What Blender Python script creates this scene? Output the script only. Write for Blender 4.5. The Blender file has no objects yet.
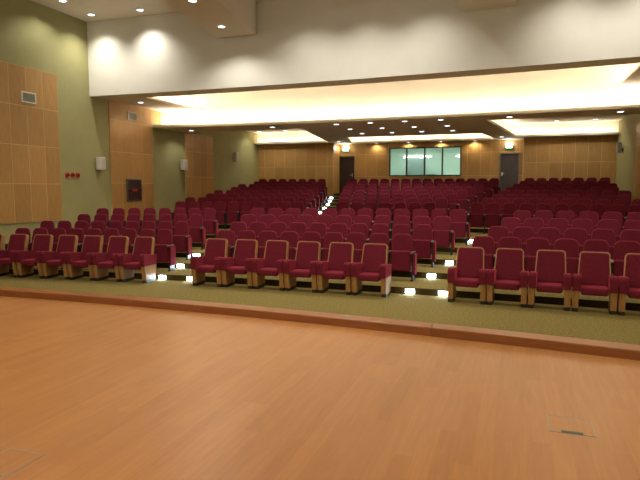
import bpy, bmesh, math, random
from mathutils import Vector, Matrix
random.seed(7)
S = bpy.context.scene
COL = S.collection
PI = math.pi

# ------------------------------------------------------------------ camera
cd = bpy.data.cameras.new('camera')
cam = bpy.data.objects.new('camera', cd); COL.objects.link(cam)
cam.location = (4.28, 0.0, 2.1)
cam.rotation_euler = (math.radians(90) - math.atan(52 / 560), 0, math.radians(19.1))
cd.sensor_fit = 'HORIZONTAL'; cd.sensor_width = 36.0
cd.lens = 36.0 * 560 / 640
cd.clip_start = 0.05; cd.clip_end = 100
S.camera = cam

# ------------------------------------------------------------------ world + exposure
w = bpy.data.worlds.new('world'); S.world = w; w.use_nodes = True
w.node_tree.nodes['Background'].inputs[0].default_value = (0.02, 0.02, 0.02, 1)
w.node_tree.nodes['Background'].inputs[1].default_value = 0.3
S.view_settings.view_transform = 'Standard'
S.view_settings.look = 'None'
S.view_settings.exposure = 0.0
S.view_settings.gamma = 1.0
S.view_settings.use_curve_mapping = False

# light strengths (tuning block)
P_HALL = 55.0       # downlights over the seats
P_HIGH = 290.0      # downlights in the high ceiling
P_STAGE = 390.0     # downlights over the stage
P_FILL = 160.0   # added unseen fill battens on the front wall
P_WASH = 34.0       # small lights washing the back wall
P_TROUGH = 15.0     # W per metre, long cove above the seats
P_COVE = 6.5       # W per metre, three coves at the back
C_DOWN = (1.0, 0.94, 0.83)
C_STAGE = (1.0, 0.86, 0.64)
C_COVE = (1.0, 0.80, 0.60)

# ------------------------------------------------------------------ helpers
def new_mat(name, base, rough=0.6, metal=0.0, spec=0.5, emit=None, estr=0.0):
    m = bpy.data.materials.new(name); m.use_nodes = True
    b = m.node_tree.nodes['Principled BSDF']
    b.inputs['Base Color'].default_value = (*base, 1)
    b.inputs['Roughness'].default_value = rough
    b.inputs['Metallic'].default_value = metal
    b.inputs['Specular IOR Level'].default_value = spec
    if emit:
        b.inputs['Emission Color'].default_value = (*emit, 1)
        b.inputs['Emission Strength'].default_value = estr
    return m

def nodes(m):
    nt = m.node_tree
    return nt, nt.nodes['Principled BSDF'], nt.nodes.new, nt.links.new

def noise_mat(name, c1, c2, scale, rough=0.8, bump=0.0, stretch=(1, 1, 1), detail=4, spec=0.3, island=0.0, dist=0.0):
    m = new_mat(name, c1, rough, spec=spec)
    nt, b, N, L = nodes(m)
    tc = N('ShaderNodeTexCoord'); mp = N('ShaderNodeMapping'); mp.inputs['Scale'].default_value = stretch
    L(tc.outputs['Object'], mp.inputs['Vector'])
    nz = N('ShaderNodeTexNoise'); nz.inputs['Scale'].default_value = scale
    nz.inputs['Detail'].default_value = detail; nz.inputs['Distortion'].default_value = dist
    L(mp.outputs[0], nz.inputs['Vector'])
    cr = N('ShaderNodeValToRGB')
    cr.color_ramp.elements[0].color = (*c1, 1); cr.color_ramp.elements[1].color = (*c2, 1)
    cr.color_ramp.elements[0].position = 0.32; cr.color_ramp.elements[1].position = 0.68
    L(nz.outputs['Fac'], cr.inputs[0])
    out = cr.outputs[0]
    if island:
        g = N('ShaderNodeNewGeometry'); mr = N('ShaderNodeMapRange')
        mr.inputs['To Min'].default_value = 1 - island; mr.inputs['To Max'].default_value = 1 + island
        L(g.outputs['Random Per Island'], mr.inputs['Value'])
        hs = N('ShaderNodeHueSaturation'); L(mr.outputs[0], hs.inputs['Value']); L(out, hs.inputs['Color'])
        out = hs.outputs[0]
    L(out, b.inputs['Base Color'])
    if bump:
        bp = N('ShaderNodeBump'); bp.inputs['Strength'].default_value = bump; bp.inputs['Distance'].default_value = 0.01
        L(nz.outputs['Fac'], bp.inputs['Height']); L(bp.outputs[0], b.inputs['Normal'])
    return m

M = {}
M['fabric'] = noise_mat('maroon_fabric', (0.108, 0.010, 0.020), (0.16, 0.015, 0.031), 60, 0.9, 0.15, spec=0.15)
M['fabric'].node_tree.nodes['Principled BSDF'].inputs['Sheen Weight'].default_value = 0.5
M['fabric'].node_tree.nodes['Principled BSDF'].inputs['Sheen Tint'].default_value = (0.9, 0.1, 0.15, 1)
M['black'] = new_mat('black_plastic', (0.012, 0.012, 0.013), 0.45)
M['steel'] = new_mat('grey_metal', (0.16, 0.18, 0.19), 0.32, 0.7)
M['chrome'] = new_mat('chrome', (0.7, 0.72, 0.74), 0.18, 1.0)
M['trimwood'] = noise_mat('seat_trim_wood', (0.33, 0.17, 0.055), (0.42, 0.225, 0.075), 9, 0.45, stretch=(4, 4, 0.6), spec=0.4)
M['legwood'] = noise_mat('seat_leg_wood', (0.33, 0.16, 0.05), (0.45, 0.24, 0.085), 9, 0.4, stretch=(5, 5, 0.6), spec=0.45)
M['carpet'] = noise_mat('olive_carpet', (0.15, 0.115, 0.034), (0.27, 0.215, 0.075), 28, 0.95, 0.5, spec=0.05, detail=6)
M['riser'] = noise_mat('shaded_carpet_riser', (0.045, 0.030, 0.010), (0.075, 0.052, 0.018), 60, 0.95, spec=0.05)  # carpet tone darkened, the shade on the risers is put into the colour
M['green'] = noise_mat('olive_green_paint', (0.325, 0.31, 0.145), (0.345, 0.33, 0.155), 3, 0.7, spec=0.2)
M['white'] = noise_mat('cream_white_paint', (0.70, 0.69, 0.62), (0.73, 0.72, 0.65), 2, 0.75, spec=0.2)
M['ceil'] = noise_mat('ceiling_paint', (0.74, 0.68, 0.60), (0.77, 0.71, 0.63), 2, 0.8, spec=0.2)
M['cove'] = noise_mat('cove_white', (0.78, 0.74, 0.64), (0.80, 0.76, 0.66), 2, 0.8, spec=0.1)
M['veneer'] = noise_mat('beech_veneer', (0.38, 0.215, 0.068), (0.48, 0.28, 0.095), 7, 0.42, stretch=(5, 5, 0.35), spec=0.35, island=0.10, dist=0.6)
M['joint'] = new_mat('pale_joint_strip', (0.60, 0.42, 0.18), 0.5)
M['doorbrown'] = noise_mat('dark_brown_door', (0.035, 0.018, 0.013), (0.05, 0.027, 0.02), 8, 0.4, stretch=(5, 5, 0.5))
M['doorgrey'] = noise_mat('grey_brown_door', (0.095, 0.082, 0.085), (0.115, 0.10, 0.10), 6, 0.35, stretch=(4, 4, 0.5))
M['frame'] = new_mat('black_window_frame', (0.012, 0.014, 0.012), 0.35)
M['ventwhite'] = new_mat('vent_white_frame', (0.75, 0.74, 0.66), 0.5)
M['ventgrey'] = new_mat('vent_grey_slats', (0.30, 0.31, 0.26), 0.5)
M['speaker'] = new_mat('pale_speaker_shell', (0.60, 0.56, 0.50), 0.5)
M['speakerdark'] = new_mat('grey_speaker_shell', (0.30, 0.27, 0.23), 0.5)
M['grille'] = noise_mat('speaker_grille', (0.45, 0.42, 0.37), (0.55, 0.52, 0.46), 150, 0.7)
M['red'] = new_mat('red_plastic', (0.45, 0.015, 0.015), 0.35)
M['cabinet'] = new_mat('dark_cabinet_glass', (0.05, 0.032, 0.028), 0.15, spec=0.8)
M['booth'] = new_mat('booth_teal_paint', (0.56, 0.66, 0.60), 0.8)
M['boothgrey'] = new_mat('booth_grey_board', (0.24, 0.31, 0.30), 0.7)
M['lamp'] = new_mat('downlight_lamp', (0.9, 0.9, 0.9), 0.5, emit=(0.86, 0.90, 1.0), estr=6.0)
M['steplamp'] = new_mat('step_light_lens', (0.9, 0.9, 0.9), 0.4, emit=(0.62, 0.85, 1.0), estr=20.0)
M['tube'] = new_mat('warm_fluorescent_tube', (0.9, 0.85, 0.7), 0.4, emit=(1.0, 0.78, 0.45), estr=4.0)
M['exitgreen'] = new_mat('exit_green', (0.05, 0.5, 0.2), 0.4, emit=(0.12, 0.85, 0.35), estr=1.2)
M['exitwhite'] = new_mat('exit_white', (0.9, 0.9, 0.9), 0.4, emit=(0.95, 1.0, 0.92), estr=12.0)
M['hatch'] = new_mat('dull_metal_strip', (0.33, 0.35, 0.32), 0.4, 0.3)

M['slot'] = new_mat('dark_green_grey_flap', (0.05, 0.085, 0.075), 0.5)
def glass_mat():
    m = bpy.data.materials.new('tinted_glass'); m.use_nodes = True
    nt = m.node_tree; nt.nodes.clear()
    o = nt.nodes.new('ShaderNodeOutputMaterial'); mx = nt.nodes.new('ShaderNodeMixShader')
    t = nt.nodes.new('ShaderNodeBsdfTransparent'); g = nt.nodes.new('ShaderNodeBsdfGlossy'); fr = nt.nodes.new('ShaderNodeFresnel')
    t.inputs[0].default_value = (0.80, 0.91, 0.86, 1); g.inputs['Roughness'].default_value = 0.03; fr.inputs[0].default_value = 1.6
    nt.links.new(fr.outputs[0], mx.inputs[0]); nt.links.new(t.outputs[0], mx.inputs[1]); nt.links.new(g.outputs[0], mx.inputs[2])
    nt.links.new(mx.outputs[0], o.inputs[0])
    return m
M['glass'] = glass_mat()

def stage_mat():
    m = new_mat('stage_parquet', (0.4, 0.2, 0.08), 0.33, spec=0.5)
    nt, b, N, L = nodes(m)
    tc = N('ShaderNodeTexCoord'); sp = N('ShaderNodeSeparateXYZ'); cb = N('ShaderNodeCombineXYZ')
    L(tc.outputs['Object'], sp.inputs[0]); L(sp.outputs['Y'], cb.inputs['X']); L(sp.outputs['X'], cb.inputs['Y'])
    br = N('ShaderNodeTexBrick'); br.inputs['Scale'].default_value = 1.0
    br.inputs['Brick Width'].default_value = 1.3; br.inputs['Row Height'].default_value = 0.12
    br.inputs['Mortar Size'].default_value = 0.0012; br.inputs['Mortar Smooth'].default_value = 0.3
    br.offset = 0.37; br.offset_frequency = 3
    br.inputs['Color1'].default_value = (0.0, 0.0, 0.0, 1); br.inputs['Color2'].default_value = (1, 1, 1, 1)
    br.inputs['Mortar'].default_value = (0.3, 0.3, 0.3, 1)
    L(cb.outputs[0], br.inputs['Vector'])
    cr = N('ShaderNodeValToRGB')
    cr.color_ramp.elements[0].color = (0.40, 0.175, 0.054, 1); cr.color_ramp.elements[1].color = (0.455, 0.208, 0.067, 1)
    L(br.outputs['Color'], cr.inputs[0])
    mp = N('ShaderNodeMapping'); mp.inputs['Scale'].default_value = (9, 0.7, 1); L(tc.outputs['Object'], mp.inputs['Vector'])
    nz = N('ShaderNodeTexNoise'); nz.inputs['Scale'].default_value = 3; nz.inputs['Detail'].default_value = 6; nz.inputs['Distortion'].default_value = 0.8
    L(mp.outputs[0], nz.inputs['Vector'])
    mr = N('ShaderNodeMapRange'); mr.inputs['To Min'].default_value = 0.92; mr.inputs['To Max'].default_value = 1.08
    mr.inputs['From Min'].default_value = 0.3; mr.inputs['From Max'].default_value = 0.7
    L(nz.outputs['Fac'], mr.inputs['Value'])
    hs = N('ShaderNodeHueSaturation'); L(mr.outputs[0], hs.inputs['Value']); L(cr.outputs[0], hs.inputs['Color'])
    L(hs.outputs[0], b.inputs['Base Color'])
    n2 = N('ShaderNodeTexNoise'); n2.inputs['Scale'].default_value = 1.2; L(tc.outputs['Object'], n2.inputs['Vector'])
    m2 = N('ShaderNodeMapRange'); m2.inputs['To Min'].default_value = 0.27; m2.inputs['To Max'].default_value = 0.38
    L(n2.outputs['Fac'], m2.inputs['Value']); L(m2.outputs[0], b.inputs['Roughness'])
    return m
M['stage'] = stage_mat()
M['curb'] = noise_mat('curb_wood', (0.25, 0.085, 0.026), (0.32, 0.12, 0.038), 6, 0.3, stretch=(0.5, 4, 8), spec=0.5)

def obj(name, bm, mats, parent=None, loc=None, smooth=False):
    me = bpy.data.meshes.new(name)
    bmesh.ops.recalc_face_normals(bm, faces=bm.faces) if bm.faces and not getattr(bm, 'keep', False) else None
    bm.to_mesh(me); bm.free()
    if not isinstance(mats, (list, tuple)): mats = [mats]
    for m in mats: me.materials.append(m)
    if smooth:
        for p in me.polygons: p.use_smooth = True
    o = bpy.data.objects.new(name, me); COL.objects.link(o)
    if parent: o.parent = parent
    if loc: o.location = loc
    return o

def thing(name, label, cat, loc=(0, 0, 0), rz=0.0, group=None):
    o = bpy.data.objects.new(name, None); COL.objects.link(o)
    o.empty_display_size = 0.1
    o.location = loc; o.rotation_euler = (0, 0, rz)
    o['label'] = label; o['category'] = cat
    if group: o['group'] = group
    return o

def tag(o, label, cat, group=None):
    o['label'] = label; o['category'] = cat
    if group: o['group'] = group
    return o

def struct(o):
    o['kind'] = 'structure'; return o

def copy_tree(o, parent=None):
    c = o.copy(); COL.objects.link(c); c.parent = parent
    for ch in list(o.children): copy_tree(ch, c)
    return c

def quad(bm, pts, mi=0):
    f = bm.faces.new([bm.verts.new(p) for p in pts]); f.material_index = mi; return f

def box(bm, x0, x1, y0, y1, z0, z1, bev=0.0, seg=2, mi=0):
    t = bmesh.new()
    r = bmesh.ops.create_cube(t, size=1.0)
    for v in t.verts:
        v.co = Vector(((x0 + x1) / 2 + v.co.x * (x1 - x0), (y0 + y1) / 2 + v.co.y * (y1 - y0), (z0 + z1) / 2 + v.co.z * (z1 - z0)))
    if bev: bmesh.ops.bevel(t, geom=t.edges[:], offset=bev, segments=seg, profile=0.5, affect='EDGES', clamp_overlap=True)
    merge(bm, t, mi)

def merge(bm, t, mi=0, mat=None):
    mp = {}
    for v in t.verts: mp[v] = bm.verts.new(mat @ v.co if mat else v.co)
    for f in t.faces:
        nf = bm.faces.new([mp[v] for v in f.verts]); nf.material_index = mi; nf.smooth = f.smooth
    t.free()

def prism(bm, outline, a0, a1, axis='y', bev=0.0, mi=0):
    """extrude an outline of (p, q): axis y -> (x, z); axis x -> (y, z); axis z -> (x, y)"""
    t = bmesh.new()
    def P(p, q, a):
        return {'y': (p, a, q), 'x': (a, p, q), 'z': (p, q, a)}[axis]
    A = [t.verts.new(P(p, q, a0)) for p, q in outline]; B = [t.verts.new(P(p, q, a1)) for p, q in outline]
    fa = t.faces.new(A); fb = t.faces.new(B[::-1])
    n = len(outline)
    for i in range(n): t.faces.new([A[i], B[i], B[(i + 1) % n], A[(i + 1) % n]])
    bmesh.ops.recalc_face_normals(t, faces=t.faces)
    if bev:
        ed = [e for e in list(fa.edges) + list(fb.edges)]
        bmesh.ops.bevel(t, geom=ed, offset=bev, segments=3, profile=0.5, affect='EDGES', clamp_overlap=True)
    merge(bm, t, mi)

def cyl(bm, c, r, h, axis='z', n=20, r2=None, mi=0):
    t = bmesh.new()
    bmesh.ops.create_cone(t, cap_ends=True, segments=n, radius1=r, radius2=r if r2 is None else r2, depth=h)
    rot = {'z': Matrix.Identity(4), 'x': Matrix.Rotation(PI / 2, 4, 'Y'), 'y': Matrix.Rotation(PI / 2, 4, 'X')}[axis]
    merge(bm, t, mi, Matrix.Translation(c) @ rot)

def ring(bm, c, r0, r1, z0, z1, n=24, mi=0):
    for i in range(n):
        a, b = 2 * PI * i / n, 2 * PI * (i + 1) / n
        def P(r, t_, z): return (c[0] + r * math.cos(t_), c[1] + r * math.sin(t_), c[2] + z)
        quad(bm, [P(r0, a, z0), P(r1, a, z0), P(r1, b, z0), P(r0, b, z0)], mi)
        quad(bm, [P(r1, a, z0), P(r1, a, z1), P(r1, b, z1), P(r1, b, z0)], mi)
        quad(bm, [P(r0, b, z0), P(r0, b, z1), P(r0, a, z1), P(r0, a, z0)], mi)

ORD = ['first', 'second', 'third', 'fourth', 'fifth', 'sixth', 'seventh', 'eighth', 'ninth', 'tenth', 'eleventh', 'twelfth', 'thirteenth', 'fourteenth']

# ------------------------------------------------------------------ plan of the hall
XL, XR = -8.8, 8.45
ZS = 0.40                      # stage floor
def stage_y(x): return 6.63 - (x + 1.5) ** 2 / 100
def fascia_y(x): return 15.10 - (x + 4) ** 2 / 230
def slab_y(x): return 18.95 - 0.02 * x - 0.006 * x * x - (0.35 * (-7.0 - x) / 1.8 if x < -7.0 else 0.0)
ROW_Y = {1: 11.02, 2: 12.05, 3: 13.3, 4: 14.75, 5: 16.1, 6: 18.8}
for k in range(7, 14): ROW_Y[k] = ROW_Y[k - 1] + 1.1
BEND = {1: (0.015, -0.0085), 2: (0.065, -0.0135), 3: (0.095, -0.0165), 4: (0.12, -0.02), 5: (0.135, -0.022)}
for k in range(6, 15): BEND[k] = (0.08, -0.018)
ROW_Z = {1: 0.0, 2: 0.13, 3: 0.26, 4: 0.39, 5: 0.52}
for k in range(6, 15): ROW_Z[k] = 0.65 + 0.13 * (k - 6)
def row_y(k, x): return ROW_Y[k] + BEND[k][0] * x + BEND[k][1] * x * x
RISER = {1: 10.97, 2: 12.16, 3: 13.44, 4: 15.0, 5: 16.38}
for k in range(6, 14): RISER[k] = ROW_Y[k] + 0.06
def riser_y(k, x):
    b, c = BEND[k]
    return RISER[k] + b * x + c * x * x
RK = [1, 2, 3, 4, 5, 6, 7, 8, 9, 10, 11, 12, 13]          # riser k lifts the floor behind row k
def floor_z_after(k):
    if k <= 4: return 0.13 * k
    if k == 5: return 0.65
    return 0.65 + 0.13 * (k - 5)
XS = [XL + (XR - XL) * i / 40 for i in range(41)]

# carpeted, tiered floor
bm = bmesh.new()
prev = lambda x: 5.5
z = 0.0
for k in RK:
    zn = floor_z_after(k)
    for a, b in zip(XS, XS[1:]):
        quad(bm, [(a, prev(a), z), (b, prev(b), z), (b, riser_y(k, b), z), (a, riser_y(k, a), z)], 0)
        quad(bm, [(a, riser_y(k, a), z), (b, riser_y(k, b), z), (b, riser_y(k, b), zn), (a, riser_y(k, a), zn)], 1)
    prev = (lambda kk: (lambda x: riser_y(kk, x)))(k); z = zn
for a, b in zip(XS, XS[1:]):
    quad(bm, [(a, prev(a), z), (b, prev(b), z), (b, 27.6, z), (a, 27.6, z)], 0)
quad(bm, [(-4.55, 27.6, z), (4.63, 27.6, z), (4.63, 27.6, z + 0.13), (-4.55, 27.6, z + 0.13)], 1)
z += 0.13
quad(bm, [(-4.55, 27.6, z), (4.63, 27.6, z), (4.63, 28.6, z), (-4.55, 28.6, z)], 0)
bmesh.ops.remove_doubles(bm, verts=bm.verts, dist=0.0005)
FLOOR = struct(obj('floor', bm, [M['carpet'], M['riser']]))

# stage and its raised wooden kerb
bm = bmesh.new()
for a, b in zip(XS, XS[1:]):
    quad(bm, [(a, -4.0, ZS), (b, -4.0, ZS), (b, stage_y(b), ZS), (a, stage_y(a), ZS)])
struct(obj('stage_floor', bm, M['stage']))
cuts = [XL, -0.55, 3.42, XR]
for c0, c1 in zip(cuts, cuts[1:]):
    bm = bmesh.new(); n = 16
    xs = [c0 + 0.003 + (c1 - c0 - 0.006) * i / n for i in range(n + 1)]
    prof = [(0.0, ZS - 0.02), (0.0, ZS + 0.092), (0.008, ZS + 0.10), (0.232, ZS + 0.10), (0.24, ZS + 0.092), (0.24, 0.0)]
    R = [[bm.verts.new((x, stage_y(x) + p, q)) for p, q in prof] for x in xs]
    for A, B in zip(R, R[1:]):
        for j in range(len(prof) - 1): bm.faces.new([A[j], B[j], B[j + 1], A[j + 1]])
    bm.faces.new(R[0][::-1]); bm.faces.new(R[-1])
    struct(obj('stage_kerb', bm, M['curb']))

# walls
def wall(name, x0, x1, y0, y1, z0, z1, m='green'):
    bm = bmesh.new(); box(bm, x0, x1, y0, y1, z0, z1); return struct(obj(name, bm, M[m]))
wall('wall_left', XL - 0.2, XL, -4.2, 27.8, 0, 7.6)
wall('wall_right', XR, XR + 0.2, -4.2, 27.8, 0, 7.6)
wall('wall_front', XL - 0.2, XR + 0.2, -4.2, -4.0, 0, 7.6, 'white')

def subtract(rects, hole):
    hx0, hx1, hz0, hz1 = hole; out = []
    for x0, x1, z0, z1 in rects:
        if hx1 <= x0 or hx0 >= x1 or hz1 <= z0 or hz0 >= z1: out.append((x0, x1, z0, z1)); continue
        if hx0 > x0: out.append((x0, hx0, z0, z1)); x0 = hx0
        if hx1 < x1: out.append((hx1, x1, z0, z1)); x1 = hx1
        if hz0 > z0: out.append((x0, x1, z0, hz0))
        if hz1 < z1: out.append((x0, x1, hz1, z1))
    return out

def cladding(name, us, zs, plane, axis, holes=(), t=0.03, sign=1):
    """grid of veneer panels with pale joints. axis 'x': on a wall of constant x; 'y': constant y. sign: side the panels face"""
    bm = bmesh.new()
    def B(u0, u1, z0, z1, d0, d1, mi, bev=0):
        a, b = sorted((plane + sign * d0, plane + sign * d1))
        if axis == 'x': box(bm, a, b, u0, u1, z0, z1, bev, 1, mi)
        else: box(bm, u0, u1, a, b, z0, z1, bev, 1, mi)
    back = [(us[0], us[-1], zs[0], zs[-1])]
    for h in holes: back = subtract(back, h)
    for r in back: B(*r, 0.0, t * 0.95, 1)
    g = 0.009
    for u0, u1 in zip(us, us[1:]):
        for z0, z1 in zip(zs, zs[1:]):
            rr = [(u0 + g, u1 - g, z0 + g, z1 - g)]
            for h in holes: rr = subtract(rr, h)
            for r in rr:
                if r[1] - r[0] > 0.02 and r[3] - r[2] > 0.02: B(*r, t * 0.95, t, 0)
    return struct(obj(name, bm, [M['veneer'], M['joint']]))

m_ = 0.578
cladding('wall_panel_left', [13.62 - m_ * i for i in range(8)][::-1], [1.13, 2.22, 3.30, 4.39, 5.48], XL, 'x', sign=1)
cladding('wall_panel_left', [15.87, 16.46, 17.05, 17.65, 18.24], [0.66, 1.18, 2.27, 3.35, 4.43, 5.05], XL, 'x', sign=1)
cladding('wall_panel_left', [20.5, 21.08, 21.66, 22.25, 22.83], [0.66, 1.5, 2.58, 3.64, 4.40], XL, 'x', sign=1)
cladding('wall_panel_right', [21.1, 21.68, 22.26, 22.84, 23.42], [0.9, 1.5, 2.58, 3.64, 4.40], XR, 'x', sign=-1)
cladding('wall_panel_right', [15.87, 16.46, 17.05, 17.65, 18.24], [0.66, 1.18, 2.27, 3.35, 4.43, 5.05], XR, 'x', sign=-1)
cladding('wall_panel_right', [13.62 - m_ * i for i in range(8)][::-1], [1.13, 2.22, 3.30, 4.39, 5.48], XR, 'x', sign=-1)

# back of the hall: two wings and the recess with the doors and the booth window
wall('wall_back_left_wing', XL, -4.55, 27.6, 28.8, 0, 5.2)
wall('wall_back_right_wing', 4.63, XR, 27.6, 28.8, 0, 5.2)
cladding('wall_panel_back_left', [XL + 0.005, -8.39, -7.81, -7.23, -6.65, -6.08, -5.5, -4.87, -4.55], [1.70, 3.20, 4.38], 27.6, 'y', sign=-1)
cladding('wall_panel_back_right', [4.63, 5.18, 5.72, 6.25, 6.78, 7.31, 7.84, 8.44], [1.70, 3.26, 4.38], 27.6, 'y', sign=-1)
DL = (-4.56 + 0.02, -3.71, 1.82, 3.76); DR = (3.56, 4.44, 1.82, 3.78); WN = (-1.86, 1.75, 2.70, 4.15)
bm = bmesh.new()
rs = [(-4.55, 4.63, 1.6, 5.2)]
for h in (DL, DR, WN): rs = subtract(rs, h)
for x0, x1, z0, z1 in rs: box(bm, x0, x1, 28.63, 28.8, z0, z1)
struct(obj('wall_back', bm, M['green']))
us = [-4.55, -3.68, -3.1, -2.5, -1.9, -1.3, -0.7, -0.1, 0.5, 1.1, 1.5, 2.04, 2.66, 3.15, 3.56, 4.44, 4.63]
cladding('wall_panel_back', us, [1.83, 2.7, 3.84, 4.38], 28.63, 'y', holes=(DL, DR, WN), sign=-1)

cladding('wall_panel_return', [27.575, 28.6], [1.83, 3.2, 4.38], -4.55, 'x', sign=1)
cladding('wall_panel_return', [27.575, 28.6], [1.83, 3.2, 4.38], 4.63, 'x', sign=-1)

# doors
def door(name, x0, x1, z0, z1, m, hx, hside):
    r = bpy.data.objects.new(name, None); COL.objects.link(r); r.location = ((x0 + x1) / 2, 28.62, z0); struct(r)
    cx, wd, h = (x0 + x1) / 2, (x1 - x0), z1 - z0
    bm = bmesh.new()
    box(bm, -wd / 2, -wd / 2 + 0.045, -0.05, 0.12, 0, h); box(bm, wd / 2 - 0.045, wd / 2, -0.05, 0.12, 0, h)
    box(bm, -wd / 2, wd / 2, -0.05, 0.12, h - 0.045, h)
    obj('door_frame', bm, M['black'] if m == 'doorbrown' else M['steel'], r)
    bm = bmesh.new(); box(bm, -wd / 2 + 0.047, wd / 2 - 0.047, 0.02, 0.065, 0.005, h - 0.047, 0.004)
    lf = obj('door_leaf', bm, M[m], r)
    bm = bmesh.new(); hx_ = (wd / 2 - 0.12) * hside
    box(bm, hx_ - 0.022, hx_ + 0.022, 0.005, 0.02, 0.86, 1.04, 0.005)
    cyl(bm, (hx_, -0.01, 0.96), 0.010, 0.05, 'y', 10); box(bm, min(hx_, hx_ - 0.12 * hside), max(hx_, hx_ - 0.12 * hside), -0.045, -0.025, 0.95, 0.972, 0.006)
    obj('door_handle', bm, M['chrome'], lf)
door('door_1', *DL, 'doorbrown', 0, 1)
door('door_2', *DR, 'doorgrey', 0, -1)

# booth window
wr = bpy.data.objects.new('window_1', None); COL.objects.link(wr); wr.location = (0, 28.62, 2.70); struct(wr)
bm = bmesh.new(); x0, x1, z0, z1 = WN; h = z1 - z0; f = 0.055
box(bm, x0, x1, -0.05, 0.1, 0, f); box(bm, x0, x1, -0.05, 0.1, h - f, h)
mull = [x0, -0.96, -0.05, 0.83, x1]
for i, x in enumerate(mull):
    a, b = (x, x + f) if i == 0 else ((x - f, x) if i == 4 else (x - 0.035, x + 0.035))
    box(bm, a, b, -0.05, 0.1, f, h - f)
obj('window_frame', bm, M['frame'], wr)
for a, b in zip(mull, mull[1:]):
    bm = bmesh.new(); box(bm, a + 0.03, b - 0.03, 0.02, 0.03, f - 0.01, h - f + 0.01)
    obj('window_pane', bm, M['glass'], wr)
# the control booth behind the glass
for pts in ([(-3.2, 31.0, 1.8), (3.2, 31.0, 1.8), (3.2, 31.0, 4.5), (-3.2, 31.0, 4.5)],
            [(-3.2, 28.8, 1.8), (-3.2, 31, 1.8), (-3.2, 31, 4.5), (-3.2, 28.8, 4.5)],
            [(3.2, 28.8, 1.8), (3.2, 31, 1.8), (3.2, 31, 4.5), (3.2, 28.8, 4.5)],
            [(-3.2, 28.8, 4.5), (3.2, 28.8, 4.5), (3.2, 31, 4.5), (-3.2, 31, 4.5)],
            [(-3.2, 28.8, 1.8), (3.2, 28.8, 1.8), (3.2, 31, 1.8), (-3.2, 31, 1.8)]):
    bm = bmesh.new(); quad(bm, pts); struct(obj('booth_wall', bm, M['booth']))
bl = bpy.data.lights.new('booth_light', 'AREA'); bl.shape = 'RECTANGLE'; bl.size = 5.0; bl.size_y = 0.5; bl.energy = 130; bl.color = (1.0, 1.0, 0.98)
bo = bpy.data.objects.new('booth_light', bl); COL.objects.link(bo); bo.location = (0, 29.3, 4.45)
t = thing('booth_cabinet', 'grey cabinet with rounded top standing inside the booth behind second window pane', 'cabinet', (-0.73, 30.2, 1.8))
bm = bmesh.new()
o_ = [(-0.42, 0.0), (0.42, 0.0), (0.42, 1.74), (0.39, 1.80), (0.33, 1.83), (-0.33, 1.83), (-0.39, 1.80), (-0.42, 1.74)]
prism(bm, o_, -0.2, 0.2, 'y', 0.01); obj('cabinet_body', bm, M['boothgrey'], t)
bm = bmesh.new(); box(bm, -0.36, 0.36, -0.215, -0.2, 0.15, 1.7, 0.003); obj('cabinet_door', bm, M['boothgrey'], t)
t = thing('mixing_console', 'small dark console on the ledge behind third window pane', 'audio console', (0.22, 28.98, 2.66))
bm = bmesh.new(); prism(bm, [(-0.12, 0), (0.12, 0), (0.12, 0.14), (-0.12, 0.09)], -0.22, 0.22, 'x', 0.008); obj('console_body', bm, M['black'], t)
bm = bmesh.new()
for i in range(5): cyl(bm, (-0.16 + i * 0.08, 0.0, 0.125), 0.012, 0.03, 'z', 10)
obj('console_knob_row', bm, M['steel'], t)
bm = bmesh.new(); box(bm, -1.9, 1.8, 28.8, 29.2, 2.60, 2.66); struct(obj('window_sill', bm, M['black']))

# ------------------------------------------------------------------ ceilings
ZH, ZF, ZC = 7.38, 5.05, 4.40
# high ceiling
bm = bmesh.new(); box(bm, XL, XR, -4.0, 15.3, ZH, ZH + 0.1); struct(obj('ceiling', bm, M['ceil']))
# hanging ceiling boxes, fanning outwards
def hang_box(fx0, fx1, s):
    bm = bmesh.new(); ya, yb = -3.5, 15.0
    k = 0.143 * s
    o = [(fx0, yb), (fx1, yb), (fx1 + k * (yb - ya), ya), (fx0 + k * (yb - ya), ya)]
    prism(bm, o, 6.48, ZH, 'z', 0.0); return struct(obj('ceiling_bulkhead', bm, M['ceil']))
hang_box(-4.14, -2.84, 1)
hang_box(2.97, 4.24, -1)
# white fascia, the soffit under it and the big glowing recess
bm = bmesh.new()
for a, b in zip(XS, XS[1:]):
    fa, fb = fascia_y(a), fascia_y(b)
    quad(bm, [(a, fa, ZF), (b, fb, ZF), (b, fb, ZH), (a, fa, ZH)])
    quad(bm, [(a, fa + 0.12, ZF + 0.02), (b, fb + 0.12, ZF + 0.02), (b, fb + 0.12, ZH), (a, fa + 0.12, ZH)])
struct(obj('wall_fascia', bm, M['white']))
OX0, OX1, ZR = -7.25, 7.08, 5.9
bm = bmesh.new()
xs = sorted(set(XS + [OX0, OX1]))
back = lambda x: slab_y(x) + 0.55
for a, b in zip(xs, xs[1:]):
    inside = a >= OX0 - 1e-6 and b <= OX1 + 1e-6
    e = (lambda x: fascia_y(x) + 0.75) if inside else back
    quad(bm, [(a, fascia_y(a), ZF), (b, fascia_y(b), ZF), (b, e(b), ZF), (a, e(a), ZF)])
struct(obj('ceiling_soffit', bm, M['ceil']))
bm = bmesh.new()
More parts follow.
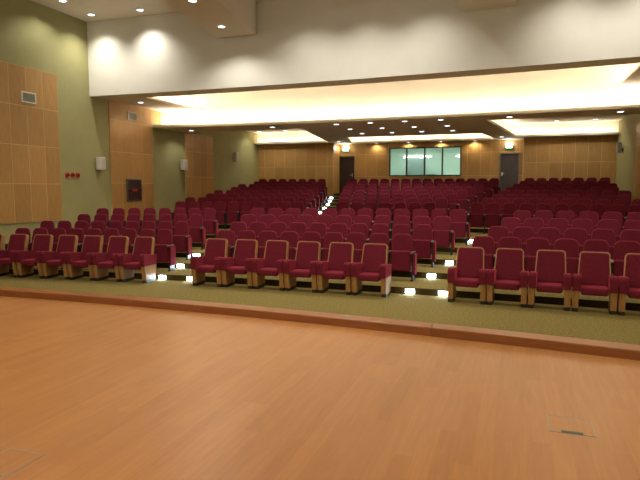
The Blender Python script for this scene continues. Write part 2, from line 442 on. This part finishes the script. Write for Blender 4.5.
for a, b in zip(xs, xs[1:]):
    inside = a >= OX0 - 1e-6 and b <= OX1 + 1e-6
    fe = lambda x: fascia_y(x) + 0.75
    if inside:
        quad(bm, [(a, fe(a), ZR), (b, fe(b), ZR), (b, back(b), ZR), (a, back(a), ZR)])
        quad(bm, [(a, fe(a), ZF), (b, fe(b), ZF), (b, fe(b), ZR), (a, fe(a), ZR)])
    quad(bm, [(a, back(a), ZC + 0.04), (b, back(b), ZC + 0.04), (b, back(b), ZR if inside else ZF), (a, back(a), ZR if inside else ZF)])
for x, o in ((OX0, -0.35), (OX1, 0.35)):          # both ends of the recess hide a short trough above the soffit
    ya, yb = fascia_y(x) + 0.75, back(x)
    quad(bm, [(x + o, ya, ZF), (x + o, yb, ZF), (x + o, yb, ZR), (x + o, ya, ZR)])
    quad(bm, [(x, ya, ZR), (x, yb, ZR), (x + o, yb, ZR), (x + o, ya, ZR)])
    quad(bm, [(x, ya, ZF + 0.01), (x, yb, ZF + 0.01), (x + o, yb, ZF + 0.01), (x + o, ya, ZF + 0.01)])
    quad(bm, [(x, ya, ZF), (x, yb, ZF), (x, yb, ZF + 0.07), (x, ya, ZF + 0.07)])
    for y_ in (ya, yb): quad(bm, [(x, y_, ZF), (x + o, y_, ZF), (x + o, y_, ZR), (x, y_, ZR)])
struct(obj('ceiling_recess', bm, M['cove']))
# light trough along the front edge of the lower ceiling
bm = bmesh.new()
for a, b in zip(XS, XS[1:]):
    sa, sb = slab_y(a), slab_y(b)
    quad(bm, [(a, sa, ZC), (b, sb, ZC), (b, sb, ZC + 0.085), (a, sa, ZC + 0.085)])
    quad(bm, [(a, sa, ZC + 0.085), (b, sb, ZC + 0.085), (b, sb + 0.03, ZC + 0.085), (a, sa + 0.03, ZC + 0.085)])
    quad(bm, [(a, sa + 0.03, ZC + 0.04), (b, sb + 0.03, ZC + 0.04), (b, sb + 0.03, ZC + 0.085), (a, sa + 0.03, ZC + 0.085)])
    quad(bm, [(a, sa + 0.03, ZC + 0.04), (b, sb + 0.03, ZC + 0.04), (b, sb + 0.55, ZC + 0.04), (a, sa + 0.55, ZC + 0.04)])
struct(obj('trim_1', bm, M['cove']))

# lower ceiling with three coves
COVES = [
    [(XL, 20.7), (-3.62, 20.52), (-4.66, 27.15), (XL, 27.15)],
    [(-3.05, 24.88), (2.88, 24.88), (3.42, 28.12), (-3.72, 28.12)],
    [(3.30, 20.16), (XR, 20.05), (XR, 27.12), (4.26, 27.12)]]
bm = bmesh.new()
loops = [[(x, slab_y(x)) for x in XS] + [(XR, 20.05), (3.30, 20.16), (4.26, 27.12), (XR, 27.12), (XR, 27.6), (4.63, 27.6), (4.63, 28.62), (-4.55, 28.62), (-4.55, 27.6), (XL, 27.6), (XL, 27.15), (-4.66, 27.15), (-3.62, 20.52), (XL, 20.7)], COVES[1]]
ed = []
for lp in loops:
    vs = [bm.verts.new((x, y, ZC)) for x, y in lp]
    for i in range(len(vs)): ed.append(bm.edges.new((vs[i], vs[(i + 1) % len(vs)])))
bmesh.ops.triangle_fill(bm, edges=ed, use_beauty=True)
struct(obj('ceiling_lower', bm, M['ceil']))

def area(name, loc, sx, sy, power, color, rot, parent=None):
    l = bpy.data.lights.new(name, 'AREA'); l.shape = 'RECTANGLE'; l.size = sx; l.size_y = sy; l.energy = power; l.color = color
    o = bpy.data.objects.new(name, l); COL.objects.link(o); o.location = loc; o.rotation_euler = rot
    if parent: o.parent = parent
    return o

def strip_light(p, q, z, wpm, label, group):
    """one warm batten: a tube on a base, and its light shining upwards"""
    P, Q = Vector((*p, z)), Vector((*q, z)); d = Q - P; n = d.length; mid = (P + Q) / 2; ang = math.atan2(d.y, d.x)
    t = thing('cove_batten', label, 'light fitting', mid, ang, group)
    bm = bmesh.new(); box(bm, -n / 2 + 0.02, n / 2 - 0.02, -0.03, 0.03, -0.025, 0.0); obj('batten_base', bm, M['ventwhite'], t)
    bm = bmesh.new(); cyl(bm, (0, 0, 0.016), 0.013, n - 0.08, 'x', 8); obj('tube', bm, M['tube'], t)
    area('batten_light', (0, 0, 0.035), n - 0.08, 0.05, wpm * n, C_COVE, (PI, 0, 0), t)

def cove(idx, poly, closed_side, zt, pos):
    """poly near-left, near-right, far-right, far-left. troughs hide outside the opening on the open sides"""
    bm = bmesh.new(); o = 0.32
    c = Vector((sum(p[0] for p in poly) / 4, sum(p[1] for p in poly) / 4))
    nl, nr, fr, fl = [Vector(p) for p in poly]
    R = {'nl': nl + Vector((-o if closed_side != 'left' else 0, -o)), 'nr': nr + Vector((o if closed_side != 'right' else 0, -o)),
         'fr': fr + Vector((o if closed_side != 'right' else 0, o)), 'fl': fl + Vector((-o if closed_side != 'left' else 0, o))}
    ring_ = [R['nl'], R['nr'], R['fr'], R['fl']]; inn = [nl, nr, fr, fl]
    names = ['near', 'right', 'far', 'left']
    f = bm.faces.new([bm.verts.new((p.x, p.y, zt)) for p in ring_])
    for i in range(4):
        a, b = ring_[i], ring_[(i + 1) % 4]; ia, ib = inn[i], inn[(i + 1) % 4]
        if names[i] == closed_side: continue
        quad(bm, [(a.x, a.y, ZC + 0.02), (b.x, b.y, ZC + 0.02), (b.x, b.y, zt), (a.x, a.y, zt)])
        quad(bm, [(a.x, a.y, ZC + 0.02), (b.x, b.y, ZC + 0.02), (ib.x, ib.y, ZC + 0.02), (ia.x, ia.y, ZC + 0.02)])
        quad(bm, [(ia.x, ia.y, ZC), (ib.x, ib.y, ZC), (ib.x, ib.y, ZC + 0.09), (ia.x, ia.y, ZC + 0.09)])
    struct(obj('ceiling_cove', bm, M['cove']))
    for i in range(4):
        if names[i] == closed_side: continue
        a, b = (ring_[i] + inn[i]) / 2, (ring_[(i + 1) % 4] + inn[(i + 1) % 4]) / 2
        d = (b - a).normalized(); n = (b - a).length; k = max(1, round(n / 2.2))
        wp = P_COVE * (0.1 if names[i] == 'near' else 1.0)
        for j in range(k):
            p = a + d * (n * j / k + 0.05); q = a + d * (n * (j + 1) / k - 0.05)
            strip_light(p, q, ZC + 0.05, wp, 'warm light tube hidden behind the lip of the %s ceiling cove' % pos, 'tubes in the %s cove' % pos)
cove(0, COVES[0], 'left', 4.98, 'left rear')
cove(1, COVES[1], 'none', 4.98, 'middle rear')
cove(2, COVES[2], 'right', 4.98, 'right rear')
for i in range(7):
    bm = bmesh.new(); x = 4.6 + i * 0.62
    box(bm, x - 0.012, x + 0.012, 20.0, 27.2, 4.965, 4.98); struct(obj('trim_2', bm, M['white']))
for x, side_ in ((OX0 - 0.18, 'left'), (OX1 + 0.18, 'right')):
    strip_light((x, fascia_y(x) + 0.85), (x, slab_y(x) + 0.45), ZF + 0.04, P_TROUGH * 0.8,
                'warm light tube hidden at the %s end of the long ceiling recess' % side_, 'tubes at the ends of the long recess')
# tubes of the long trough
k = 9
for j in range(k):
    x0 = XL + 0.1 + (XR - XL - 0.2) * j / k; x1 = XL + 0.1 + (XR - XL - 0.2) * (j + 1) / k - 0.06
    strip_light((x0, slab_y(x0) + 0.27), (x1, slab_y(x1) + 0.27), ZC + 0.07, P_TROUGH,
                'warm light tube hidden in the long trough across the hall ceiling', 'tubes in the long trough')

# ------------------------------------------------------------------ downlights
def downlight_proto():
    t = thing('ceiling_downlight', 'x', 'downlight')
    bm = bmesh.new(); ring(bm, (0, 0, 0), 0.092, 0.118, -0.008, 0.03); obj('trim_ring', bm, M['ventwhite'], t)
    bm = bmesh.new(); cyl(bm, (0, 0, 0.002), 0.092, 0.012, 'z', 24); obj('lamp_lens', bm, M['lamp'], t)
    return t
DP = [downlight_proto()]; used = [False]
def downlight(x, y, z, power, label, group, spot=70, blend=0.6, scale=1.0, color=C_DOWN):
    t = DP[0] if not used[0] else copy_tree(DP[0]); used[0] = True
    t.location = (x, y, z - 0.012); t['label'] = label; t['group'] = group
    t.scale = (scale,) * 3
    l = bpy.data.lights.new('downlight_beam', 'SPOT'); l.energy = power; l.color = color
    l.spot_size = math.radians(spot * 2); l.spot_blend = blend; l.shadow_soft_size = 0.07
    o = bpy.data.objects.new('downlight_beam', l); COL.objects.link(o); o.location = (x, y, z - 0.04)
    return t, o
G = 'downlights in the lower ceiling'
todo = []
for j, y in enumerate((19.5, 21.35, 23.2)):
    for i, x in enumerate((-1.87, -0.6, 0.63, 1.86)):
        todo.append((x, y + (0.05 if j == 0 else 0) * (1 - i), ZC, P_HALL, 'round downlight in dark ceiling grid, %s line, %s of four from left' % (['front', 'middle', 'rear'][j], ORD[i]), G))
todo += [(-4.44, 19.68, ZC, P_HALL, 'lone downlight ahead of the left rear cove, just behind the long trough', G),
         (4.05, 19.37, ZC, P_HALL, 'lone downlight ahead of the right rear cove, left end of it', G),
         (-8.0, 19.75, ZC, P_HALL * 0.9, 'downlight beside left wall at the left end of the beam', G),
         (7.22, 19.15, ZC, P_HALL, 'rightmost downlight under the long beam near right wall', G),
         (-4.06, 26.9, ZC, P_HALL * 0.6, 'small downlight in front of the dark brown door', G),
         (3.66, 26.7, ZC, P_HALL * 0.6, 'small downlight in front of the grey door', G)]
for a in todo: downlight(*a)
for i, x in enumerate((-2.49, -0.85, 0.77, 2.38)):
    t, o = downlight(x, 28.40, ZC, P_WASH, 'small spot washing the back wall above the booth window, %s from left' % ORD[i], 'spots along the back wall', spot=80, blend=0.5, scale=0.8, color=(1, 0.85, 0.55))
downlight(-8.0, 16.55, ZF, 30, 'downlight in the soffit above the tall wood panel at left', G)
for x, y, lab in ((-8.1, 26.3, 'downlight inside the left rear cove, nearer the side wall'), (-6.7, 26.35, 'downlight inside the left rear cove, nearer the middle'),
                  (5.9, 26.4, 'downlight inside the right rear cove, nearer the middle'), (7.4, 26.3, 'downlight inside the right rear cove, nearer the side wall')):
    downlight(x, y, 4.98, P_HALL, lab, 'downlights inside the rear coves', spot=75)
G2 = 'downlights in the high ceiling'
downlight(-7.95, 13.1, ZH, P_HIGH * 0.4, 'high ceiling downlight by left wall, cut by the picture top', G2)
downlight(-8.1, 14.4, ZH, P_HIGH, 'high ceiling downlight in the left corner over the white fascia', G2, spot=60, blend=1.0)
downlight(-6.4, 14.5, ZH, P_HIGH, 'high ceiling downlight between left corner and hanging ceiling box', G2, spot=60, blend=1.0)
downlight(-2.98, 11.85, 6.48, P_HIGH * 0.7, 'nearer downlight under the left hanging ceiling box', G2)
downlight(-3.38, 13.95, 6.48, P_HIGH * 0.7, 'farther downlight under the left hanging ceiling box', G2)
for i, x in enumerate((-1.2, 0.4, 2.0, 5.4, 7.0)):
    downlight(x, 13.75 - 0.03 * x, ZH, P_HIGH * 1.25, 'high ceiling downlight over the white fascia, %s of the middle and right run' % ORD[i], G2, spot=60, blend=1.0)
n = 0
for y in (8.6, 5.4, 2.0):
    for x in (-6.5, -0.6, 1.4, 6.4):
        if y > 6: downlight(x, y, ZH, P_STAGE * 0.58, 'high ceiling downlight over the front rows, %s from left' % ORD[n % 4], G2)
        else: downlight(x, y, ZH, P_STAGE * (0.1 if x < -5 else (0.4 if x < 0 else 1.1)), 'high ceiling downlight over the stage, %s line, %s from left' % ('rear' if y < 3 else 'front', ORD[n % 4]), G2, color=C_STAGE)
        n += 1

# added fill battens, unseen behind the camera, to brighten the ceiling and the fascia
for i, x in enumerate((-5.8, -0.2, 5.4)):
    t = thing('added_fill_batten', 'added unseen fill batten high on the wall behind the stage, %s of three' % ['left', 'middle', 'right'][i], 'light fitting', (x, -3.85, 5.2), 0, 'added fill battens')
    bm = bmesh.new(); prism(bm, [(-0.12, 0), (0.12, 0), (0.12, 0.10), (-0.12, 0.22)], -1.6, 1.6, 'x', 0.01); obj('fill_batten_housing', bm, M['black'], t)
    area('fill_batten_light', (0, 0.02, 0.26), 3.0, 0.25, P_FILL, (1.0, 0.95, 0.86), (math.radians(150), 0, 0), t)

# ------------------------------------------------------------------ seats
def rounded_top(w0, w1, z0, z1, r, n=5):
    """outline, bottom width w0, top width w1, rounded upper corners"""
    pts = [(-w0 / 2, z0), (w0 / 2, z0)]
    for i in range(n + 1):
        a = PI / 2 * i / n; pts.append((w1 / 2 - r + r * math.cos(a), z1 - r + r * math.sin(a)))
    for i in range(n + 1):
        a = PI / 2 + PI / 2 * i / n; pts.append((-w1 / 2 + r + r * math.cos(a), z1 - r + r * math.sin(a)))
    return pts

def tilt(bm, z0, ang, y0=0):
    Mx = Matrix.Translation((0, y0, z0)) @ Matrix.Rotation(ang, 4, 'X')
    for v in bm.verts: v.co = Mx @ v.co

TL = math.radians(-11)      # backs lean away from the stage (local +y is away from it)
def fabric_back(w0, w1, h, th, r):
    """padded panel standing on local z = 0, front face towards -y"""
    bm = bmesh.new(); prism(bm, rounded_top(w0, w1, 0, h, r), -th, 0, 'y', min(0.03, th * 0.45))
    return bm

def folding_seat(first, last):
    t = thing('folding_seat', 'x', 'seat')
    bm = fabric_back(0.45, 0.42, 0.56, 0.075, 0.115); tilt(bm, 0.42, TL, -0.115); obj('backrest', bm, M['fabric'], t, smooth=False)
    bm = bmesh.new(); prism(bm, rounded_top(0.43, 0.40, 0, 0.50, 0.11), 0.002, 0.022, 'y', 0.006); tilt(bm, 0.42, TL, -0.115); obj('back_shell', bm, M['black'], t)
    bm = bmesh.new(); box(bm, -0.215, 0.215, -0.10, 0.0, 0.0, 0.44, 0.032, 3); tilt(bm, 0.185, math.radians(-5), -0.235); obj('seat_cushion', bm, M['fabric'], t)
    def side(sx):
        bm = bmesh.new()
        prism(bm, [(-0.36, 0.03), (-0.10, 0.03), (-0.12, 0.30), (-0.10, 0.58), (-0.37, 0.58), (-0.33, 0.30)], sx - 0.016, sx + 0.016, 'x', 0.004)
        box(bm, sx - 0.028, sx + 0.028, -0.40, -0.06, 0.0, 0.03, 0.006, 1)
        lg = obj('leg', bm, M['black'], t)
        bm = bmesh.new(); box(bm, sx - 0.03, sx + 0.03, -0.41, -0.09, 0.58, 0.615, 0.010, 2); obj('armrest', bm, M['steel'], t)
    side(0.25)
    if first:
        side(-0.25)
        bm = bmesh.new(); box(bm, -0.312, -0.268, -0.38, -0.10, 0.12, 0.575, 0.012, 2); obj('side_panel', bm, M['fabric'], t)
    if last:
        bm = bmesh.new(); box(bm, 0.268, 0.312, -0.38, -0.10, 0.12, 0.575, 0.012, 2); obj('side_panel', bm, M['fabric'], t)
    return t

TA = math.radians(-17)
def front_armchair():
    t = thing('front_row_armchair', 'x', 'armchair')
    W0, W1, Hh, r = 0.525, 0.475, 0.60, 0.06
    bm = fabric_back(W0 - 0.034, W1 - 0.034, Hh - 0.017, 0.085, r - 0.010); tilt(bm, 0.40, TA, -0.185); obj('backrest', bm, M['fabric'], t)
    # wooden rim: outer outline minus inner outline, standing just behind the padding face
    bm = bmesh.new()
    out = rounded_top(W0, W1, 0, Hh, r); inn = rounded_top(W0 - 0.035, W1 - 0.035, 0.0, Hh - 0.0175, r - 0.010)
    n_ = len(out)
    for ya, yb in ((-0.066, 0.012),):
        O0 = [bm.verts.new((p, ya, q)) for p, q in out]; I0 = [bm.verts.new((p, ya, q)) for p, q in inn]
        O1 = [bm.verts.new((p, yb, q)) for p, q in out]; I1 = [bm.verts.new((p, yb, q)) for p, q in inn]
        for i in range(1, n_):
            j = (i + 1) % n_
            bm.faces.new([O0[i], O0[j], I0[j], I0[i]]); bm.faces.new([O0[i], O1[i], O1[j], O0[j]])
            bm.faces.new([O1[i], I1[i], I1[j], O1[j]]); bm.faces.new([I0[i], I0[j], I1[j], I1[i]])
    tilt(bm, 0.40, TA, -0.185); obj('back_rim', bm, M['trimwood'], t)
    bm = bmesh.new(); prism(bm, rounded_top(W0 - 0.002, W1 - 0.002, 0.0, Hh - 0.001, r), 0.012, 0.030, 'y', 0.004); tilt(bm, 0.40, TA, -0.185); obj('back_shell', bm, M['legwood'], t)
    bm = bmesh.new(); box(bm, -0.206, 0.206, -0.61, -0.16, 0.30, 0.43, 0.035, 3); obj('seat_cushion', bm, M['fabric'], t)
    for s in (-1, 1):
        bm = bmesh.new()
        o_ = [(-0.635, 0.375), (-0.12, 0.375), (-0.10, 0.59)]
        for i in range(5):
            a = PI / 2 * i / 4; o_.append((-0.575 - 0.065 * math.sin(a), 0.58 + 0.065 * math.cos(a)))
        a0, a1 = sorted((s * 0.208, s * 0.334))
        prism(bm, o_, a0, a1, 'x', 0.016); obj('armrest', bm, M['fabric'], t)
        a0, a1 = sorted((s * 0.236, s * 0.331))
        bm = bmesh.new(); prism(bm, [(-0.565, 0.065), (-0.17, 0.065), (-0.13, 0.375), (-0.61, 0.375)], a0, a1, 'x', 0.004)
        lg = obj('leg', bm, M['legwood'], t)
        bm = bmesh.new(); box(bm, a0 + 0.004, a1 - 0.004, -0.56, -0.175, 0.0, 0.065); obj('leg_foot', bm, M['black'], lg)
    return t

BLOCKS = {
    1: [(-7.76, -3.72, 7), (-1.91, 1.67, 6), (3.53, 6.35, 5)],
    2: [(-7.35, -3.71, 9), (-2.17, 2.01, 9), (3.7, 6.86, 7)],
    3: [(-7.41, -3.91, 9), (-2.42, 2.25, 10), (3.96, 7.17, 7)],
    4: [(-7.23, -4.22, 8), (-2.77, 2.52, 11), (4.22, 7.48, 7)],
    5: [(-7.46, -4.48, 8), (-3.07, 2.8, 12), (4.5, 7.76, 7)],
    6: [(-7.0, -2.88, 10), (-1.34, 1.62, 7), (3.16, 7.64, 10)],
    7: [(-7.24, -3.15, 10), (-1.61, 1.88, 8), (3.45, 7.9, 10)],
    8: [(-7.04, -3.42, 9), (-1.88, 2.11, 9), (3.73, 7.65, 9)],
    9: [(-7.26, -3.64, 9), (-2.12, 2.38, 10), (3.95, 7.85, 9)],
    10: [(-7.1, -3.85, 8), (-2.4, 2.6, 11), (4.16, 7.65, 8)],
    11: [(-7.3, -4.06, 8), (-2.64, 2.86, 12), (4.4, 7.76, 8)],
    12: [(-7.08, -4.28, 7), (-2.86, 3.13, 13), (4.67, 7.6, 7)],
    13: [(-7.3, -4.54, 7), (-3.07, 3.4, 14), (4.89, 7.82, 7)]}
BN = ['left', 'middle', 'right']
PR = {}
def seat_copy(key, maker):
    if key not in PR:
        PR[key] = maker(); return PR[key]
    return copy_tree(PR[key])
for k, bl_ in BLOCKS.items():
    for bi, (a, b, n) in enumerate(bl_):
        for i in range(n):
            x = a + (b - a) * i / (n - 1)
            if k == 1: t = seat_copy('arm', front_armchair)
            else:
                fi, la = (i == 0), (i == n - 1)
                t = seat_copy((fi, la), lambda: folding_seat(fi, la))
            pitch = (b - a) / (n - 1)
            t.location = (x, row_y(k, x), ROW_Z[k])
            t.rotation_euler = (0, 0, math.atan(BEND[k][0] + 2 * BEND[k][1] * x) + random.uniform(-0.006, 0.006))
            t.scale = (pitch / (0.69 if k == 1 else 0.505), 1, 1)
            q = i if bi == 2 else n - 1 - i                       # counted from the aisle beside the block
            where = 'from right aisle' if bi == 2 else ('from left aisle' if bi == 0 else 'from right aisle')
            if k == 1:
                t['label'] = 'wood trimmed maroon armchair in front row, %s block, %s %s' % (BN[bi], ORD[q], where)
                t['group'] = 'armchairs of the front row'
            else:
                t['label'] = 'maroon folding seat, %s row from stage, %s block, %s %s' % (ORD[k - 1], BN[bi], ORD[q], where)
                t['group'] = 'folding seats of the %s row' % ORD[k - 1]

# ------------------------------------------------------------------ step lights on the aisle risers
SP = []
def step_light(x, k, label, sc=1.0):
    zb = {1: 0.0, 2: 0.13, 3: 0.26, 4: 0.39, 5: 0.52}.get(k, 0.65 + 0.13 * (k - 6))
    if not SP:
        t = thing('step_light', label, 'step light')
        bm = bmesh.new(); box(bm, -0.10, 0.10, -0.016, 0.0, -0.052, 0.052, 0.005, 1); obj('light_housing', bm, M['ventwhite'], t)
        bm = bmesh.new(); box(bm, -0.092, 0.092, -0.022, -0.016, -0.044, 0.044, 0.002, 1); obj('light_lens', bm, M['steplamp'], t)
        SP.append(t)
    else: t = copy_tree(SP[0])
    t.location = (x, riser_y(k, x) - 0.001, zb + 0.062); t.scale = (sc, 1, sc)
    b, c = BEND[k]; t.rotation_euler = (0, 0, math.atan(b + 2 * c * x))
    t['label'] = label; t['group'] = 'step lights of the aisles'
    l = bpy.data.lights.new('step_glow', 'AREA'); l.shape = 'RECTANGLE'; l.size = 0.14; l.size_y = 0.06; l.energy = 2.0 * sc * sc; l.color = (0.65, 0.85, 1.0)
    o = bpy.data.objects.new('step_glow', l); COL.objects.link(o); o.location = (x, riser_y(k, x) - 0.04, zb + 0.062); o.rotation_euler = (PI / 2, 0, 0)
    o.rotation_euler = (math.radians(75), 0, 0)
step_light(-3.29, 1, 'step light on first riser of left aisle, left of two')
step_light(-2.57, 1, 'step light on first riser of left aisle, right of two')
step_light(2.38, 1, 'step light on first riser of right aisle, left of two')
step_light(3.03, 1, 'step light on first riser of right aisle, right of two')
step_light(-3.42, 2, 'step light on second riser of left aisle')
step_light(2.62, 2, 'step light on second riser of right aisle')
step_light(-3.64, 3, 'step light on third riser of left aisle')
step_light(2.86, 3, 'step light on third riser of right aisle')
step_light(3.17, 5, 'step light on riser below the cross aisle, right side')
for k, x in ((8, -2.94), (9, -3.24), (10, -3.40), (11, -3.60), (12, -3.85), (13, -4.12)):
    step_light(x, k, 'step light in upper left aisle on the riser behind %s row' % ORD[k - 1], 0.72)

# ------------------------------------------------------------------ wall fittings
def on_left(t, y, z): t.location = (XL + 0.0, y, z); t.rotation_euler = (0, 0, PI / 2)
def on_right(t, y, z): t.location = (XR, y, z); t.rotation_euler = (0, 0, -PI / 2)
# local frame of fittings: x along the wall, -y out of the wall
def vent(y, z, w_, h_, label):
    t = thing('air_vent', label, 'air vent', group='air vents on the left wall'); on_left(t, y, z)
    t.location.x = XL + 0.03
    f_ = 0.035
    bm = bmesh.new()
    for a in ((-w_ / 2, w_ / 2, -h_ / 2, -h_ / 2 + f_), (-w_ / 2, w_ / 2, h_ / 2 - f_, h_ / 2), (-w_ / 2, -w_ / 2 + f_, -h_ / 2 + f_, h_ / 2 - f_), (w_ / 2 - f_, w_ / 2, -h_ / 2 + f_, h_ / 2 - f_)):
        box(bm, a[0], a[1], -0.025, 0.0, a[2], a[3])
    obj('vent_frame', bm, M['ventwhite'], t)
    bm = bmesh.new(); nn = 9
    box(bm, -w_ / 2 + f_, w_ / 2 - f_, -0.004, 0.0, -h_ / 2 + f_, h_ / 2 - f_)
    for i in range(nn):
        zz = -h_ / 2 + f_ + (h_ - 2 * f_) * (i + 0.5) / nn
        prism(bm, [(-0.020, zz - 0.006), (-0.004, zz + 0.004), (-0.004, zz + 0.010), (-0.020, zz)], -w_ / 2 + f_, w_ / 2 - f_, 'x')
    obj('vent_louvre', bm, M['ventgrey'], t)
vent(12.53, 4.64, 0.50, 0.30, 'white framed air vent high on the wood panel nearest the stage')
vent(17.06, 4.655, 0.52, 0.30, 'white framed air vent at the top of the tall second wood panel')

def speaker(side, y, z, label, m, sc=1.0):
    t = thing('wall_speaker', label, 'speaker', group='speakers on the side walls')
    (on_left if side < 0 else on_right)(t, y, z)
    t.scale = (sc, sc, sc)
    bm = bmesh.new()
    prism(bm, [(-0.15, -0.07), (0.15, -0.07), (0.13, -0.20), (0.09, -0.25), (-0.09, -0.25), (-0.13, -0.20)], -0.21, 0.21, 'z', 0.015)
    b = obj('speaker_body', bm, M[m], t)
    bm = bmesh.new(); box(bm, -0.085, 0.085, -0.258, -0.25, -0.18, 0.18, 0.003, 1); obj('speaker_grille', bm, M['grille'] if m == 'speaker' else M['speakerdark'], t)
    bm = bmesh.new(); box(bm, -0.03, 0.03, -0.07, 0.0, -0.16, -0.04); box(bm, -0.05, 0.05, -0.012, 0.0, -0.24, 0.0)
    cyl(bm, (0, -0.10, -0.22), 0.018, 0.05, 'z', 10)
    obj('speaker_bracket', bm, M['black'], t)
speaker(-1, 15.27, 2.90, 'pale box speaker on green wall between first two wood panels', 'speaker')
speaker(-1, 20.2, 3.05, 'pale box speaker on green wall beside the third wood panel', 'speaker')
speaker(-1, 24.8, 3.62, 'grey box speaker on left wall nearest the back corner', 'speaker')
speaker(1, 26.1, 3.76, 'grey box speaker on the right wall strip near the back corner', 'speakerdark')

CP = []
for i, y in enumerate((13.90, 14.12, 14.34)):
    lab = 'round red call point, %s of three side by side on green wall' % ['left', 'middle', 'right'][i]
    if not CP:
        t = thing('call_point', lab, 'call point'); CP.append(t)
        bm = bmesh.new(); cyl(bm, (0, -0.015, 0), 0.085, 0.03, 'y', 22); obj('call_point_body', bm, M['red'], t)
        bm = bmesh.new(); cyl(bm, (0, -0.037, 0), 0.04, 0.016, 'y', 16); obj('call_point_button', bm, M['black'], t, )
    else: t = copy_tree(CP[0])
    on_left(t, y, 2.50); t['label'] = lab; t['group'] = 'red call points on the left wall'

t = thing('wall_cabinet', 'dark glossy wall cabinet with pale reflection streak across, on the second wood panel', 'wall cabinet')
on_left(t, 17.05, 2.03); t.location.x = XL + 0.03
bm = bmesh.new(); box(bm, -0.41, 0.41, -0.05, 0.0, -0.40, 0.40, 0.01, 1); obj('cabinet_frame', bm, M['steel'], t)
bm = bmesh.new(); box(bm, -0.37, 0.37, -0.058, -0.05, -0.36, 0.36, 0.003, 1); dr = obj('cabinet_door', bm, M['cabinet'], t)
bm = bmesh.new(); box(bm, -0.40, 0.40, -0.085, -0.058, 0.03, 0.065, 0.008, 1); obj('reflection_strip', bm, M['chrome'], dr)  # chrome strip standing in for the bright reflection across the glass
bm = bmesh.new(); box(bm, -0.15, 0.14, -0.075, -0.058, -0.05, 0.02, 0.004, 1); rl = obj('cabinet_label_plate', bm, M['red'], dr); rl['label'] = 'small red plate'

def exit_sign(x, z, label):
    t = thing('exit_sign', label, 'exit sign', (x, 28.60, z), group='exit lights over the doors')
    bm = bmesh.new(); box(bm, -0.17, 0.17, -0.09, 0.0, -0.13, 0.05, 0.01, 1); obj('sign_housing', bm, M['ventgrey'], t)
    bm = bmesh.new(); box(bm, -0.15, 0.15, -0.10, -0.09, -0.12, -0.055, 0.002, 1); obj('sign_face', bm, M['exitgreen'], t)
    bm = bmesh.new(); box(bm, -0.15, 0.15, -0.10, -0.09, -0.055, 0.045, 0.002, 1); obj('sign_light', bm, M['exitwhite'], t)
    for s in (-1, 1):
        bm = bmesh.new(); cyl(bm, (s * 0.10, -0.07, 0.11), 0.06, 0.07, 'y', 16); obj('lamp_head', bm, M['exitwhite'], t)
    l = bpy.data.lights.new('exit_glow', 'POINT'); l.energy = 10; l.color = (1, 0.95, 0.75); l.shadow_soft_size = 0.1
    o = bpy.data.objects.new('exit_glow', l); COL.objects.link(o); o.location = (x, 28.35, z + 0.08)
exit_sign(-4.16, 4.12, 'lit green and white exit light above the dark brown door')
exit_sign(3.97, 4.10, 'lit green and white exit light above the grey door')

# thin posts behind the last row at both ends
for j, (x, y) in enumerate(((-8.35, 26.9), (8.0, 26.6))):
    t = thing('rail_post', 'pair of thin dark posts behind the last row, %s end' % ['left', 'right'][j], 'railing', (x, y, 1.56 if j else 1.69), group='posts behind the last row')
    t.location.z = 1.69 if y > riser_y(13, x) else 1.56
    for s in (-1, 1):
        bm = bmesh.new(); cyl(bm, (s * 0.09, 0, 0.36), 0.014, 0.72, 'z', 10); obj('post', bm, M['black'], t)
    bm = bmesh.new(); box(bm, -0.12, 0.12, -0.03, 0.03, 0.0, 0.02); obj('base_plate', bm, M['black'], t)

# floor boxes let into the stage
def floor_box(x0, y0, w_, label, slot):
    t = thing('floor_box', label, 'floor box', (x0, y0, ZS), group='floor boxes of the stage')
    e = 0.006
    bm = bmesh.new()
    box(bm, -w_ / 2, w_ / 2, -w_ / 2, -w_ / 2 + e, 0, 0.003); box(bm, -w_ / 2, w_ / 2, w_ / 2 - e, w_ / 2, 0, 0.003)
    box(bm, -w_ / 2, -w_ / 2 + e, -w_ / 2 + e, w_ / 2 - e, 0, 0.003); box(bm, w_ / 2 - e, w_ / 2, -w_ / 2 + e, w_ / 2 - e, 0, 0.003)
    obj('box_rim', bm, M['hatch'], t)
    bm = bmesh.new(); box(bm, -w_ / 2 + e, w_ / 2 - e, -w_ / 2 + e, w_ / 2 - e, 0, 0.002); obj('box_lid', bm, M['stage'], t)
    if slot:
        bm = bmesh.new(); box(bm, -0.07, 0.07, -w_ / 2 + 0.005, -w_ / 2 + 0.035, 0.002, 0.006, 0.001, 1); obj('cable_slot', bm, M['slot'], t)
floor_box(4.71, 4.26, 0.30, 'square floor box with dark cable slot, at right on the stage', True)
floor_box(5.32, 4.22, 0.30, 'floor box cut by the right picture edge', True)
floor_box(1.345, 2.53, 0.29, 'floor box at lower left corner of the stage view', False)
